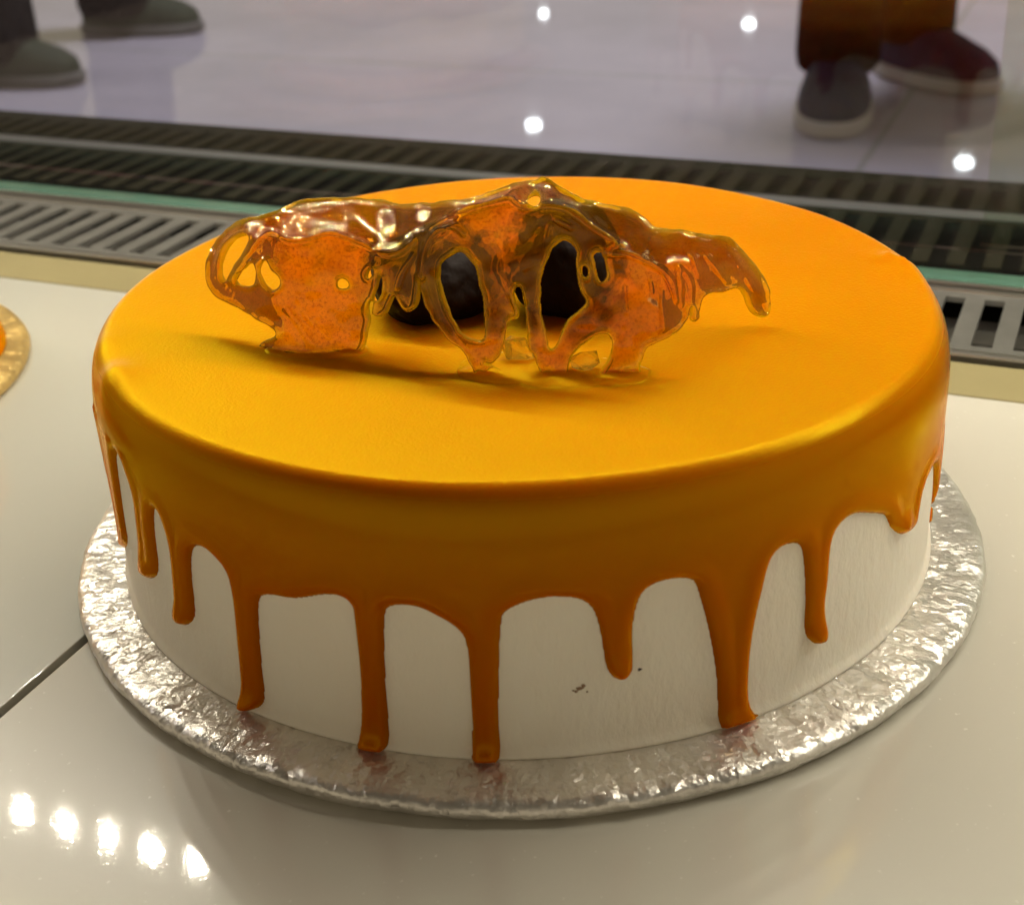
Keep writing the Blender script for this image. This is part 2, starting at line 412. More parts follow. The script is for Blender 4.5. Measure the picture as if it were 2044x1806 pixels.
L = bpy.data.lights.new("floor_fill_spot", 'SPOT'); L.energy = 430; L.spot_size = math.radians(76); L.spot_blend = .35; L.shadow_soft_size = .35; L.color = (.93, .88, 1)  # unseen spot added to brighten the floor, cone kept off the cake
o = bpy.data.objects.new("floor_fill_spot", L); o.location = (.45, 2.75, 3.0); link(o)

# ------------------------------------------------------------------ the display case
SEAM = -9.07; SB = 13.30
def panel(name, s0, s1, t0, t1, mat, label):
    b = MB(); b.box((s0, t0, Z0-.8), (s1, t1, Z0), True, .05); o = b.build(name, mat); shade_auto(o); return tag(o, label, "shelf panel")
panel("shelf_panel", SEAM+.12, 62, -34, SB, M["shelf_b"], "white opal glass shelf panel the main cake stands on")
panel("shelf_panel", -70, SEAM-.16, -34, SB, M["shelf_a"], "white opal glass shelf panel left of the black seam, under the gold cake board")
b = MB(); b.box((SEAM-.16, -34, Z0-.9), (SEAM+.12, SB, Z0-.45)); tag(b.build("seam_strip", M["gasket"]), "thin black seam strip between the two white shelf panels", "seam")
S0, S1 = -75, 65
g = empty("air_vent", st(0, 17, Z0)); tag(g, "steel air vent with a row of long slots behind the shelf", "air vent")
g.rotation_euler = (0, 0, A)
def inst(o):    # parts were built in world space: keep them there under their thing
    o.matrix_parent_inverse = o.parent.matrix_basis.inverted() if o.parent else Matrix.Identity(4); return o
def P_(b, name, mat, parent, auto=True, smooth=False):
    o = b.build(name, mat, None, smooth); o.parent = parent; bpy.context.view_layer.update()
    o.matrix_parent_inverse = parent.matrix_world.inverted()
    if auto: shade_auto(o)
    return o
b = MB(); b.box((S0, SB+.05, Z0-.8), (S1, 16.25, Z0+.02), True, .06); P_(b, "edge_strip", M["trim"], g)
b = MB(); b.box((S0, 16.75, Z0-.6), (S1, 17.25, Z0+.16), True, .12); P_(b, "front_rail", M["steel"], g)
b = MB()
b.box((S0, 17.25, Z0-.2), (S1, 17.9, Z0+.02)); b.box((S0, 22.9, Z0-.2), (S1, 23.5, Z0+.02))
pitch = 1.55; k = 0; s = S0
while s < S1:
    b.box((s, 17.9, Z0-.2), (s+.76, 22.9, Z0+.018)); s += pitch
P_(b, "slotted_plate", M["grille"], g)
b = MB(); b.box((S0, 23.5, Z0-.2), (S1, 23.85, Z0+.12), True, .08); P_(b, "rear_rail", M["steel"], g)
b = MB(); b.box((S0, 16.25, Z0-1.9), (S1, 24.4, Z0-1.5)); b.box((S0, 20.1, Z0-1.5), (S1, 20.6, Z0-.8)); P_(b, "trough", simple("trough_grey", (.07, .066, .055), .5, nz=(30, .2)), g)
# front double glazing: two coated panes, green ground edge at the foot of the inner one
def pane(t, s0, s1, z1, lab, edge, mat):
    o = empty("glass_pane", st(0, t, Z0)); o.rotation_euler = (0, 0, A); tag(o, lab, "glass pane")
    zb = Z0+.02
    b = MB(); b.box((s0, t, zb), (s1, t+.4, z1)); P_(b, "glass", mat, o, False)
    if edge:
        b = MB(); b.box((s0, t-.62, Z0-.7), (s1, t+.72, Z0+.015), True, .04); P_(b, "ground_edge", M["green"], o)
        b = MB(); b.box((s0, t-.95, Z0-.7), (s1, t-.64, Z0+.02), True, .06); P_(b, "polished_bead", M["steel"], o)
pane(25.45, S0, S1, 46, "inner glass pane standing on the green edge behind the cake", True, M["pane_inner"])
pane(28.75, S0, S1, 46, "outer glass pane standing on the dark sill", False, M["pane_outer"])
pane(29.6, 10.07, S1, 46, "greenish sliding glass pane overlapping the outer pane at the right edge", False, M["pane_slide"])
b = MB(); b.box((S0, 26.15, Z0-3), (S1, 40.1, Z0-.05), True, .05); o = b.build("window_sill", M["dark"]); shade_auto(o)
sill = o; tag(sill, "dark sill outside the glass, slats and pale rail on it imitating the vent reflection", "sill")
zs = Z0-.05
b = MB(); s = S0+.2  # slats added to imitate the air vent mirrored in the panes
while s < S1-1:
    b.box((s, 26.9, zs-.05), (s+.78, 32.9, zs+.06)); b.box((s, 34.9, zs-.05), (s+.78, 38.3, zs+.06)); s += pitch
b.box((S0, 32.9, zs-.05), (S1, 33.4, zs+.064)); b.box((S0, 38.3, zs-.05), (S1, 39.9, zs+.064))
b.build("mirrored_slats", simple("reflected_slat_tone", (.023, .022, .014), .9, spec=.06), sill)
b = MB(); b.box((S0, 33.5, zs-.05), (S1, 34.5, zs+.14), True, .05); shade_auto(b.build("rail", simple("reflected_rail_grey", (.24, .23, .26), .4, .4), sill))  # imitates the vent's bright front rail reflected in the glass
b = MB(); b.box((S0, 38.5, FLOOR), (S1, 39.9, Z0-3.05)); tag(b.build("case_front", M["black"]), "dark front panel of the case below the sill", "panel")
# LED light over the shelf
led = empty("led_light", st(0, 11.66, 31.2)); led.rotation_euler = (0, 0, A); tag(led, "long case light with a row of warm white diodes above the cakes", "case light")
b = MB(); b.box((S0, 6.2, 31.5), (S1, 17.2, 32.6), True, .2); P_(b, "housing", M["housing"], led)
d0 = None
for i in range(40):
    s = -62.95 + 2.92*i
    if d0 is None:
        b = MB(); b.lathe([(0.001, 0), (.10, .0), (.165, .05), (.18, .2)], 12)
        d0 = b.build("diode", M["diode"], None, True); o = d0
    else:
        o = d0.copy(); scene.collection.objects.link(o)
    o.parent = led; o.location = Vector((s, 0, .08))*S

# ------------------------------------------------------------------ the cake
H = 6.855; RC = 11.78; RG = .12
cake = empty("layer_cake", (0, 0, 0)); tag(cake, "round white cream cake with caramel glaze running down its side in drips", "cake")
b = MB()
def wobc(th, r, z):
    if r > 5: r += .03*mnoise.noise(Vector((math.cos(th)*4, math.sin(th)*4, z*.5)))
    return r, z
b.lathe([(.01, 0), (RC+.10, 0), (RC+.12, .05), (RC+.10, .12), (RC+.04, .2), (RC, .35), (RC, .8), (RC, 2), (RC, 3.5), (RC, 5), (RC-.02, H-1.5), (RC-.12, H-1.0), (RC-.3, H-.5), (RC-.6, H-.25), (RC-1, H-.13), (.01, H-.13)], 256, wob=wobc)
b.build("cake_body", M["cream"], cake, True)
# lower edge of the glaze as seen, from the left silhouette round the front to the right one
drip_px = [(202,897),(206,950),(212,1010),(217,1062),(217,1082),(229,1096),(243,1094),(246,1080),(242,1056),(234,1000),(226,943),(221,905),(226,896),(240,920),(248,945),(255,965),(262,993),(267,1036),
(272,1084),(271,1135),(280,1153),(295,1157),(307,1148),(307,1119),(300,1073),(297,1022),(303,1013),(312,1022),(318,1036),(329,1070),(336,1109),(341,1166),(344,1197),(340,1227),(349,1245),(365,1251),(380,1238),(381,1217),(374,1166),(371,1125),(375,1097),
(385,1090),(406,1096),(426,1114),(444,1135),(454,1161),(462,1207),(468,1268),(475,1330),(479,1371),(477,1397),(485,1412),(501,1417),(516,1412),(522,1392),(516,1340),(510,1268),(507,1212),(511,1194),(522,1190),(544,1191),(575,1198),(606,1196),(637,1190),(668,1191),(688,1199),(699,1212),(702,1221),(708,1268),(716,1336),(720,1427),(718,1467),(714,1495),(716,1515),(730,1523),(758,1521),(770,1503),(773,1483),(768,1427),(764,1336),(763,1260),(765,1221),(778,1213),(806,1211),(838,1217),(870,1233),(901,1250),(921,1268),(931,1288),(937,1336),(940,1408),(944,1471),(941,1515),(944,1539),(965,1546),(991,1541),(998,1523),(997,1495),(992,1455),(994,1376),(995,1296),(999,1244),(1003,1229),(1017,1219),(1049,1205),(1084,1197),(1116,1195),(1148,1197),(1172,1205),(1186,1219),(1196,1241),(1204,1276),(1208,1308),(1214,1340),(1226,1356),(1240,1362),(1255,1356),(1265,1342),(1266,1316),(1263,1276),(1267,1237),(1275,1205),(1287,1183),(1307,1169),(1335,1160),(1355,1158),(1378,1158),(1392,1164),(1401,1189),(1417,1245),(1431,1312),(1438,1367),(1439,1423),(1438,1457),(1442,1482),(1473,1496),(1506,1490),(1520,1473),(1517,1451),(1503,1423),(1496,1390),(1499,1328),(1506,1273),(1517,1217),(1528,1172),(1537,1133),(1548,1108),(1567,1091),(1595,1086),(1607,1092),(1612,1116),(1615,1161),(1615,1206),(1612,1245),(1615,1273),(1632,1289),(1648,1285),(1657,1267),(1652,1228),(1652,1200),(1658,1161),(1661,1111),(1665,1077),(1676,1052),(1696,1033),(1718,1025),(1752,1026),(1774,1028),(1779,1038),(1786,1055),(1805,1069),(1821,1063),(1832,1044),(1837,1010),(1844,971),(1858,938),(1866,925),(1872,926),(1871,966),(1869,1010),(1867,1036),(1872,1045),(1880,1043),(1882,1030),(1880,1000),(1879,966)]
def on_cyl(px, py, R=RC+RG):
    d = ray(px, py); a_ = d[0]**2+d[1]**2; b_ = CAM[0]*d[0]+CAM[1]*d[1]; c_ = CAM[0]**2+CAM[1]**2-R*R
    D = b_*b_-a_*c_; k = (-b_-math.sqrt(max(D, 0)))/a_
    X = CAM+d*k; return math.atan2(X[0], -X[1]), X[2]           # angle from the front, height
dr = np.array([on_cyl(*q) for q in drip_px])
# keep the traced order but guard against folding at the silhouettes
th0, th1 = dr[0, 0], dr[-1, 0]
back = []
th = max(th1, dr[:, 0].max())+.05
lim = 2*math.pi+min(th0, dr[:, 0].min())-.05
r2 = random.Random(3)
while th < lim-.25:
    wgap = r2.uniform(.13, .24); zt = r2.uniform(2.6, 4.2); dl = r2.uniform(.8, 2.6); wd = r2.uniform(.055, .075)
    back += [(th, zt-.1), (th+wgap*.5, zt+.25), (th+wgap*.85, zt), (th+wgap, zt-.5), (th+wgap, zt-dl), (th+wgap+wd*.5, zt-dl-.35), (th+wgap+wd, zt-dl), (th+wgap+wd, zt-.5), (th+wgap+wd+.03, zt-.1)]
    th += wgap+wd+.06
poly = np.concatenate([dr, np.array(back), [(lim, 3.2), (2*math.pi+th0, 3.4), (2*math.pi+th0, 9), (th0, 9)]])
poly[:, 0] *= RC; poly[:, 1] = np.maximum(poly[:, 1], .03)
poly = chaikin(poly, 1)
# radial grid: rings out over the top, round the edge, down the side
nth = 1560
ths = np.linspace(0, 2*math.pi, nth, endpoint=False)+th0
er = .55; eb = 1.45                            # the top edge is tight, then rolls gently into the side
prof = [(r, H) for r in (0.0, .6, 1.2, 2, 3, 4, 5, 6, 7, 8, 9, 9.6, 10.2, 10.7, 11.0, RC-er)]
prof += [(RC-er+er*math.sin(a), H-eb+eb*math.cos(a)) for a in np.linspace(0, math.pi/2, 26)[1:]]
prof += [(RC, z) for z in np.arange(H-eb-.05, -.01, -.05)]
prof = np.array(prof); nr = len(prof)
TH, PR = np.meshgrid(ths, np.arange(nr), indexing='ij')
Rr = prof[PR, 0]; Zz = prof[PR, 1]
d = sdf(TH*RC, Zz, poly)
dd = sdf((TH+2*math.pi)*RC, Zz, poly) if False else d
d = np.where(Zz > 5.6, np.maximum(d, 1.0), d)
wd = .20
T = np.where(d > 0, .125*np.sqrt(np.clip(1-(1-np.clip(d/wd, 0, 1))**2, 0, 1))+.045*np.exp(-((d-.30)/.22)**2)*np.clip(d/.1, 0, 1), d*.8)
T = np.clip(T, -.12, 1)
lowz = np.clip((2.6-Zz)/2.6, 0, 1); T = T+np.where(d > 0, .035*lowz+.24*np.exp(-(np.clip(Zz, 0, 9)/.34)**2)*np.sqrt(np.clip(d/.22, 0, 1)), 0)
lum = lumps((nth//4, nr//4+2), 7, .012)
lum = np.kron(lum, np.ones((4, 4)))[:nth, :nr]; lum = blur(lum, 4)
lum *= np.clip((Rr-6)/5, 0, 1); jn = np.linspace(0, 1, 60)[:, None]
lum[-60:] = lum[-60:]*(1-jn)+lum[:1]*jn
T = T+np.where(d > 0, lum, 0)
for px_, py_, k_ in ((229,1082,.06),(291,1138,.08),(362,1234,.09),(500,1400,.10),(743,1500,.10),(968,1522,.10),(1241,1338,.10),(1474,1470,.13),(1634,1270,.10),(1807,1050,.08)):
    t_, z_ = on_cyl(px_, py_); u = (((TH-t_+math.pi) % (2*math.pi))-math.pi)*RC
    T = T+np.where((d > 0) & (Zz < 6), k_*np.exp(-(u/.32)**2-((Zz-z_)/.34)**2)*np.clip(d/.12, 0, 1), 0)
# local folds of the glaze: left shoulder, right rear shoulder, back edge
def fold(px, py, amp, a1, a2, rot=0.0):
    global T
    q = on_z(px, py, H+.02); th_ = math.atan2(q[0], -q[1]); rr_ = math.hypot(q[0], q[1])
    X_ = np.where(Zz > H-.01, Rr, RC-er+.1+(H-Zz)*.8); u = (((TH-th_+math.pi) % (2*math.pi))-math.pi)*RC; v = X_-rr_
    c, s_ = math.cos(rot), math.sin(rot); u, v = u*c+v*s_, -u*s_+v*c
    T = T+amp*np.exp(-(u/a1)**2-(v/a2)**2)
fold(238, 754, .17, .85, .36, .15); fold(250, 780, .05, 1.2, .6)
fold(1780, 522, .16, .6, .15, -.3); fold(1810, 540, .07, .9, .3); fold(1465, 374, .22, 1.1, .3); fold(218, 690, .06, .8, .4)
# normals of the profile
sn = np.clip((Rr-(RC-er))/er, 0, 1); cs = np.clip((Zz-(H-eb))/eb, 0, 1); ln = np.hypot(sn/er, cs/eb)+1e-9
nR = np.where(Zz >= H-1e-6, 0, np.where(Rr >= RC-1e-6, 1, sn/er/ln)); nZ = np.where(Zz >= H-1e-6, 1, np.where(Rr >= RC-1e-6, 0, cs/eb/ln))
# the soft sag below the shoulder
Rf = Rr+nR*T; Zf = Zz+nZ*T
V = np.stack([Rf*np.sin(TH), -Rf*np.cos(TH), Zf], -1).reshape(-1, 3)
keep = (d > -.14)
faces = []
idx = np.arange(nth*nr).reshape(nth, nr)
i2 = np.roll(idx, -1, 0); k2 = np.roll(keep, -1, 0)
ok = keep[:, :-1] | keep[:, 1:] | k2[:, :-1] | k2[:, 1:]
q = np.stack([idx[:, :-1], idx[:, 1:], i2[:, 1:], i2[:, :-1]], -1)[ok]
used = np.unique(q); remap = np.full(nth*nr, -1); remap[used] = np.arange(len(used))
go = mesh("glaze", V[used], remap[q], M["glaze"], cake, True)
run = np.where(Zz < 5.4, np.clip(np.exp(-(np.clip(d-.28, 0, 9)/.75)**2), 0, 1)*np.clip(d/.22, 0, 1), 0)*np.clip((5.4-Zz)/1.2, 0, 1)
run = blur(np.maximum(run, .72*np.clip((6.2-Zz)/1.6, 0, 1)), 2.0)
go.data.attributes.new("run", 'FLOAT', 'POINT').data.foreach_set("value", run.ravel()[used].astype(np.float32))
bm = bmesh.new(); bm.from_mesh(go.data); bmesh.ops.remove_doubles(bm, verts=bm.verts, dist=1e-6); bmesh.ops.recalc_face_normals(bm, faces=bm.faces)
for f in bm.faces: f.smooth = True
bm.to_mesh(go.data); bm.free()
# little stains and gaps on the cream
def spot(px, py, rx, ry, mat, name):
    th_, z_ = on_cyl(px, py, RC+.01); b = MB(); ring = [(0, 0)]+[(rx*math.cos(a)*(1+.3*math.sin(3*a+px)), ry*math.sin(a)) for a in np.linspace(0, 2*math.pi, 12, endpoint=False)]
    vs = []
    for k_, (u, v) in enumerate(ring):
        rr_ = RC+(.05 if k_ == 0 else .005); vs.append((rr_*math.sin(th_+u/RC), -rr_*math.cos(th_+u/RC), z_+v))
    b.add(vs, [(0, i, i % 12+1) for i in range(1, 13)]); return b.build(name, mat, cake, True)
M["stain"] = simple("caramel_crumb", (.30, .19, .11), .6); M["speck"] = simple("dark_speck", (.05, .035, .03), .7)
for px_, py_, a_, b_ in ((1157,1374,.09,.05),(1150,1380,.05,.04),(1164,1369,.05,.06),(1144,1378,.03,.02),(1172,1380,.03,.015)): spot(px_, py_, a_, b_, M["stain"], "caramel_speck")
spot(1277, 1336, .05, .04, M["speck"], "caramel_speck")
for px_, py_, a_ in ((1312,1499,.09),(1370,1490,.10),(1225,1509,.16),(1522,1440,.07),(1628,1391,.16),(880,1519,.2),(610,1470,.12),(430,1385,.2)): spot(px_, py_, a_, .035, M["speck"], "base_gap")
H = 6.98                       # top of the glaze
# ------------------------------------------------------------------ silver board under it
RB = 13.23
board = empty("cake_board", (.07, -.22, Z0)); tag(board, "thick round silver foil cake board under the caramel drip cake", "cake board")
def wobb(th, r, z):
    if r > 11:
        e = mnoise.noise(Vector((math.cos(th)*9, math.sin(th)*9, z*3)))*.05+mnoise.noise(Vector((math.cos(th)*30, math.sin(th)*30, z*5+r)))*.028
        z += mnoise.noise(Vector((math.cos(th)*22, math.sin(th)*22, r*2)))*.022*(1 if z > .2 else .2); r += e
    return r, max(z, .004)
pf = [(.01, .555), (11, .555), (11.6, .556), (11.9, .554), (12.2, .556), (12.5, .552), (12.8, .557), (13.0, .547), (13.14, .51), (13.23, .44), (13.27, .33), (13.24, .2), (13.16, .09), (13.02, .02), (12.6, .0), (.01, .0)]
b = MB(); b.lathe(pf, 720, wob=wobb); b.build("foil_cover", M["foil"], board, True)

# ------------------------------------------------------------------ cast sugar ornament
def a3(L): return [(383.2+.3125*x, 335.3+.3125*y) for x, y in L]
def a4(L): return [(958.1+.3125*x, 335.3+.3125*y) for x, y in L]
outl = a3([(85,690),(92,620),(110,560),(170,450),(250,370),(370,320),(520,290),(640,235),(720,205),(900,190),(1050,195),(1250,220),(1400,240),(1550,220),(1680,210),(1760,215),(1900,155),(2010,118)]) \
 + a4([(200,100),(300,88),(365,82),(385,64),(430,64),(470,90),(540,140),(610,190),(700,210),(850,245),(980,275),(1040,310),(1080,360),(1130,397),(1220,397),(1330,410),(1420,430),(1530,435),(1600,450),(1650,500),(1740,600),(1830,720),(1860,850),(1850,930),(1820,968),(1760,952),(1710,900),(1682,820),(1660,775),(1610,775),(1560,795),(1480,805),(1425,820),(1400,870),(1395,930),(1400,960),(1375,990),(1340,968),(1345,920),(1340,880),
       (1330,950),(1290,1020),(1220,1080),(1130,1120),(1060,1145),(1040,1200),(1020,1270),(1045,1345),(1000,1350),(960,1300),(900,1310),(840,1330),(790,1340),(760,1315),(790,1270),(830,1190),(845,1110),(820,1062),(760,1058),(680,1110),(600,1180),(570,1250),(560,1320),(480,1330),(420,1300),(400,1330),(370,1290),(340,1180),(310,1170),(300,1060),(290,950),(275,830),(245,740),(215,820),(240,870),(260,930),(240,972),(200,970),(175,990),(165,1100),(140,1190),(100,1230),(60,1250),(20,1240)]) \
 + a3([(1990,1300),(1920,1260),(1880,1310),(1830,1290),(1805,1330),(1780,1260),(1740,1180),(1640,1100),(1560,1020),(1510,920),(1475,840),(1467,770),(1466,700),(1455,700),(1460,800),(1450,880),(1405,920),(1350,912),(1315,860),(1302,800),(1280,870),(1260,930),(1205,958),(1155,935),(1160,880),(1150,840),(1125,900),(1140,980),(1120,1070),(1100,1160),(1070,1190),(950,1195),(820,1195),(700,1210),(560,1200),(470,1170),(410,1140),(470,1095),(560,1062),(500,1010),(420,970),(340,930),(280,890),(200,850),(115,800)])
holes = [a3(h) for h in ([(188,650),(190,610),(230,500),(300,440),(360,428),(375,460),(330,540),(270,640),(225,735),(195,700)],
  [(275,720),(325,650),(390,605),(405,650),(413,755),(300,752)], [(440,650),(455,600),(475,588),(492,620),(500,655),(550,690),(568,735),(530,785),(490,770),(455,725)],
  [(940,730),(965,715),(1000,735),(995,762),(945,762)], [(1115,690),(1145,642),(1168,660),(1135,722)], [(1195,720),(1215,690),(1222,760),(1195,840),(1165,850),(1185,780)],
  [(1590,640),(1600,600),(1650,570),(1725,532),(1790,600),(1822,680),(1818,735),(1850,800),(1860,900),(1872,1000),(1865,1108),(1800,1090),(1720,1050),(1680,980),(1640,880),(1610,800),(1590,720)])] \
  + [a4(h) for h in ([(540,462),(590,490),(620,545),(600,620),(620,720),(640,790),(680,850),(640,900),(580,940),(530,1010),(500,1100),(450,1165),(430,1100),(410,1000),(390,900),(388,760),(410,640),(450,540),(500,482)],
  [(720,548),(790,542),(802,620),(812,685),(780,735),(752,690),(740,620)], [(660,620),(682,650),(680,700),(662,690)], [(325,190),(355,170),(385,200),(370,240),(315,240),(300,215)])]
outl = chaikin(outl, 2); holes = [chaikin(h, 2) for h in holes]
bend = np.array(a3([(0,640),(85,600),(180,560),(300,470),(430,420),(520,410),(620,470),(760,450),(880,410),(1060,430),(1200,550),(1300,560),(1420,450),(1550,370),(1700,290),(1900,220),(2040,190)])+a4([(280,270),(420,235),(560,255),(640,310),(760,400),(860,450),(1000,560),(1130,600),(1260,600),(1400,560),(1480,580),(1620,560),(1700,640),(1860,800)]))
foot = np.array([(-9.5, -.8), (-8, -2.2), (-6, -3.9), (-4.2, -3.8), (-2.6, -4.7), (-1.1, -5.6), (.95, -5.7), (2.83, -6.2), (4.2, -5.4), (5.5, -4.2), (8, -2.2)])
sp_ = 2.0
gx = np.arange(396, 1552, sp_); gy = np.arange(346, 768, sp_)
X, Y = np.meshgrid(gx, gy)
sd = sdf(X, Y, outl)
for h in holes: sd = np.minimum(sd, -sdf(X, Y, h))
sd += lumps(sd.shape, 3.0, .8)+lumps(sd.shape, 8.0, .5)
Dx = FW[0]+RT[0]*(X-CX)/F_PX-UP[0]*(Y-CY)/F_PX; Dy = FW[1]+RT[1]*(X-CX)/F_PX-UP[1]*(Y-CY)/F_PX; Dz = FW[2]+RT[2]*(X-CX)/F_PX-UP[2]*(Y-CY)/F_PX
LEAN = .32
def front_depth(Dx, Dy, Dz):
    k = np.full(Dx.shape, 34.0)
    for _ in range(30):
        x = CAM[0]+k*Dx; yf = np.interp(x, foot[:, 0], foot[:, 1])
        k = (yf+LEAN*(CAM[2]-H)-CAM[1])/(Dy-LEAN*Dz)
    return k
K = front_depth(Dx, Dy, Dz)
yb = np.interp(gx, bend[:, 0], bend[:, 1]); yb = blur(np.tile(yb, (3, 1)), 6)[1]
YB = np.tile(yb, (len(gy), 1))
bx = Dx*0+FW[0]+RT[0]*(X-CX)/F_PX-UP[0]*(YB-CY)/F_PX; by_ = FW[1]+RT[1]*(X-CX)/F_PX-UP[1]*(YB-CY)/F_PX; bz = FW[2]+RT[2]*(X-CX)/F_PX-UP[2]*(YB-CY)/F_PX
KB = front_depth(bx, by_, bz); yB = CAM[1]+KB*by_; zB = CAM[2]+KB*bz
MT = .23
KT = (zB-CAM[2]-MT*(yB-CAM[1]))/(Dz-MT*Dy)
Kd = np.where(Y < YB, KT, K)
Kd = blur(Kd, 7.0)
Kd += lumps(Kd.shape, 20, .10)+lumps(Kd.shape, 10, .045)+lumps(Kd.shape, 5, .016)
# crests and runs of sugar standing proud of the sheet
def line_dist(P):
    P = chaikin(np.array(P), 2, False); D = np.full(X.shape, 1e9)
    for (ax_, ay_), (bx_, by2) in zip(P[:-1], P[1:]):
        ex, ey = bx_-ax_, by2-ay_; tt = np.clip(((X-ax_)*ex+(Y-ay_)*ey)/(ex*ex+ey*ey+1e-9), 0, 1)
        D = np.minimum(D, np.hypot(X-ax_-tt*ex, Y-ay_-tt*ey))
    return D
for L_, am, sg in ((a3([(150,700),(180,560),(250,430),(370,340)]), .07, 4), (a3([(270,720),(330,600),(440,430),(520,410),(620,480),(760,450),(880,410),(1060,480),(1200,550),(1300,560),(1420,470)]), .11, 5),
  (a3([(1470,690),(1480,520),(1560,400),(1680,360),(1740,420)]), .10, 5), (a3([(1320,760),(1350,660),(1420,560)]), .08, 4), (a3([(1520,390),(1640,300),(1800,250),(2040,190)]), .10, 5),
  (a4([(200,210),(280,270),(430,235),(560,260),(640,320),(760,410),(890,470),(820,530)]), .11, 5), (a4([(820,550),(940,545),(1040,590),(1160,650),(1220,740),(1250,850)]), .10, 4.5),
  (a4([(1260,660),(1280,880)]), .07, 3.5), (a4([(1260,640),(1340,720),(1340,850)]), .07, 3.5), (a4([(1340,560),(1390,690)]), .08, 4), (a4([(1440,570),(1570,730)]), .08, 4), (a4([(1620,560),(1660,640)]), .06, 4),
  (a4([(1700,720),(1840,900)]), .07, 4), (a4([(930,760),(945,920)]), .05, 3.5), (a4([(1150,790),(1160,1030)]), .05, 3.5), (a4([(1080,730),(1090,790)]), .05, 3.5), (a4([(430,450),(450,340),(480,420)]), .06, 3.5), (a4([(490,330),(580,380)]), .07, 4),
  (a3([(680,810),(740,970),(870,1080)]), .05, 4), (a3([(610,900),(690,1000),(770,1130)]), .06, 5), (a3([(700,270),(860,240)]), .06, 7), (a3([(500,330),(560,330)]), .05, 6)):
    Kd = Kd-am*np.exp(-(line_dist(L_)/sg)**2)
Wm = 16.0
e = np.clip(sd/Wm, 0, 1)
HT = .062*np.sqrt(np.clip(1-(1-np.clip(sd/7.0, 0, 1))**2, 0, 1))*(1+lumps(sd.shape, 8, .25)+lumps(sd.shape, 4, .10)) + .062*np.exp(-((sd-5)/3.8)**2)*np.clip(sd/3, 0, 1)
HT = np.clip(HT, .0, .3)
ins = sd > 0.35
nb = np.zeros_like(ins)
for dy_ in (-1, 0, 1):
    for dx_ in (-1, 0, 1): nb |= np.roll(np.roll(ins, dy_, 0), dx_, 1)
edge = nb & ~ins
gyv, gxv = np.gradient(sd, sp_, sp_); gl_ = np.maximum(np.hypot(gxv, gyv), .3)
sh = np.clip(-sd, -3.0, 3.0)*edge
Xs = X+sh*gxv/gl_; Ys = Y+sh*gyv/gl_
def pos(X, Y, K):
    return np.stack([CAM[i]+K*(FW[i]+RT[i]*(X-CX)/F_PX-UP[i]*(Y-CY)/F_PX) for i in range(3)], -1)
Pm = pos(Xs, Ys, Kd); Pg = pos(X, Y, Kd)
du = np.gradient(Pg, axis=1); dv = np.gradient(Pg, axis=0); nn = np.cross(dv, du); nn /= np.linalg.norm(nn, axis=-1, keepdims=True)
vd = Pg-CAM; sg_ = np.sign((nn*vd).sum(-1, keepdims=True)); nn = -nn*sg_          # towards the viewer's side of the sheet
HT = np.where(ins, HT, 0)
Pf = Pm+nn*HT[..., None]; Pb = Pm-nn*HT[..., None]
ny, nx = X.shape
idx = np.arange(ny*nx).reshape(ny, nx); allv = ins | edge
c4 = lambda a: (a[:-1, :-1], a[:-1, 1:], a[1:, 1:], a[1:, :-1])
A4 = c4(allv); I4 = c4(ins); okq = A4[0] & A4[1] & A4[2] & A4[3] & (I4[0] | I4[1] | I4[2] | I4[3])
q = np.stack(c4(idx), -1)[okq]
ef = edge.ravel()
qb = q+ny*nx; qb = np.where(ef[q], q, qb)
Vall = np.concatenate([Pf.reshape(-1, 3), Pb.reshape(-1, 3)]); fall = np.concatenate([q, qb[:, ::-1]])
used = np.unique(fall); remap = np.full(len(Vall), -1); remap[used] = np.arange(len(used))
base = np.array([0, -4.5, H])
so = mesh("sugar_ornament", Vall[used]-base, remap[fall], M["sugar"], None, True)
so.location = Vector(base)*S
tag(so, "jagged amber cast sugar sheet with holes and drips standing on the glazed cake", "sugar ornament")
at = so.data.attributes.new("thin", 'FLOAT', 'POINT')
tv = np.exp(-np.clip(sd, 0, 60)/6.5)+.25*np.clip(lumps(sd.shape, 9, .6), 0, 1)  # golden edge tint, standing in for light refracted at the rims
tv = np.concatenate([tv.ravel(), tv.ravel()])[used]; at.data.foreach_set("value", np.clip(tv, 0, 1).astype(np.float32))
bm = bmesh.new(); bm.from_mesh(so.data)
for _ in range(3): bmesh.ops.smooth_vert(bm, verts=bm.verts, factor=.45, use_axis_x=True, use_axis_y=True, use_axis_z=True)
bmesh.ops.recalc_face_normals(bm, faces=bm.faces)
for f in bm.faces: f.smooth = True
bm.to_mesh(so.data); bm.free()

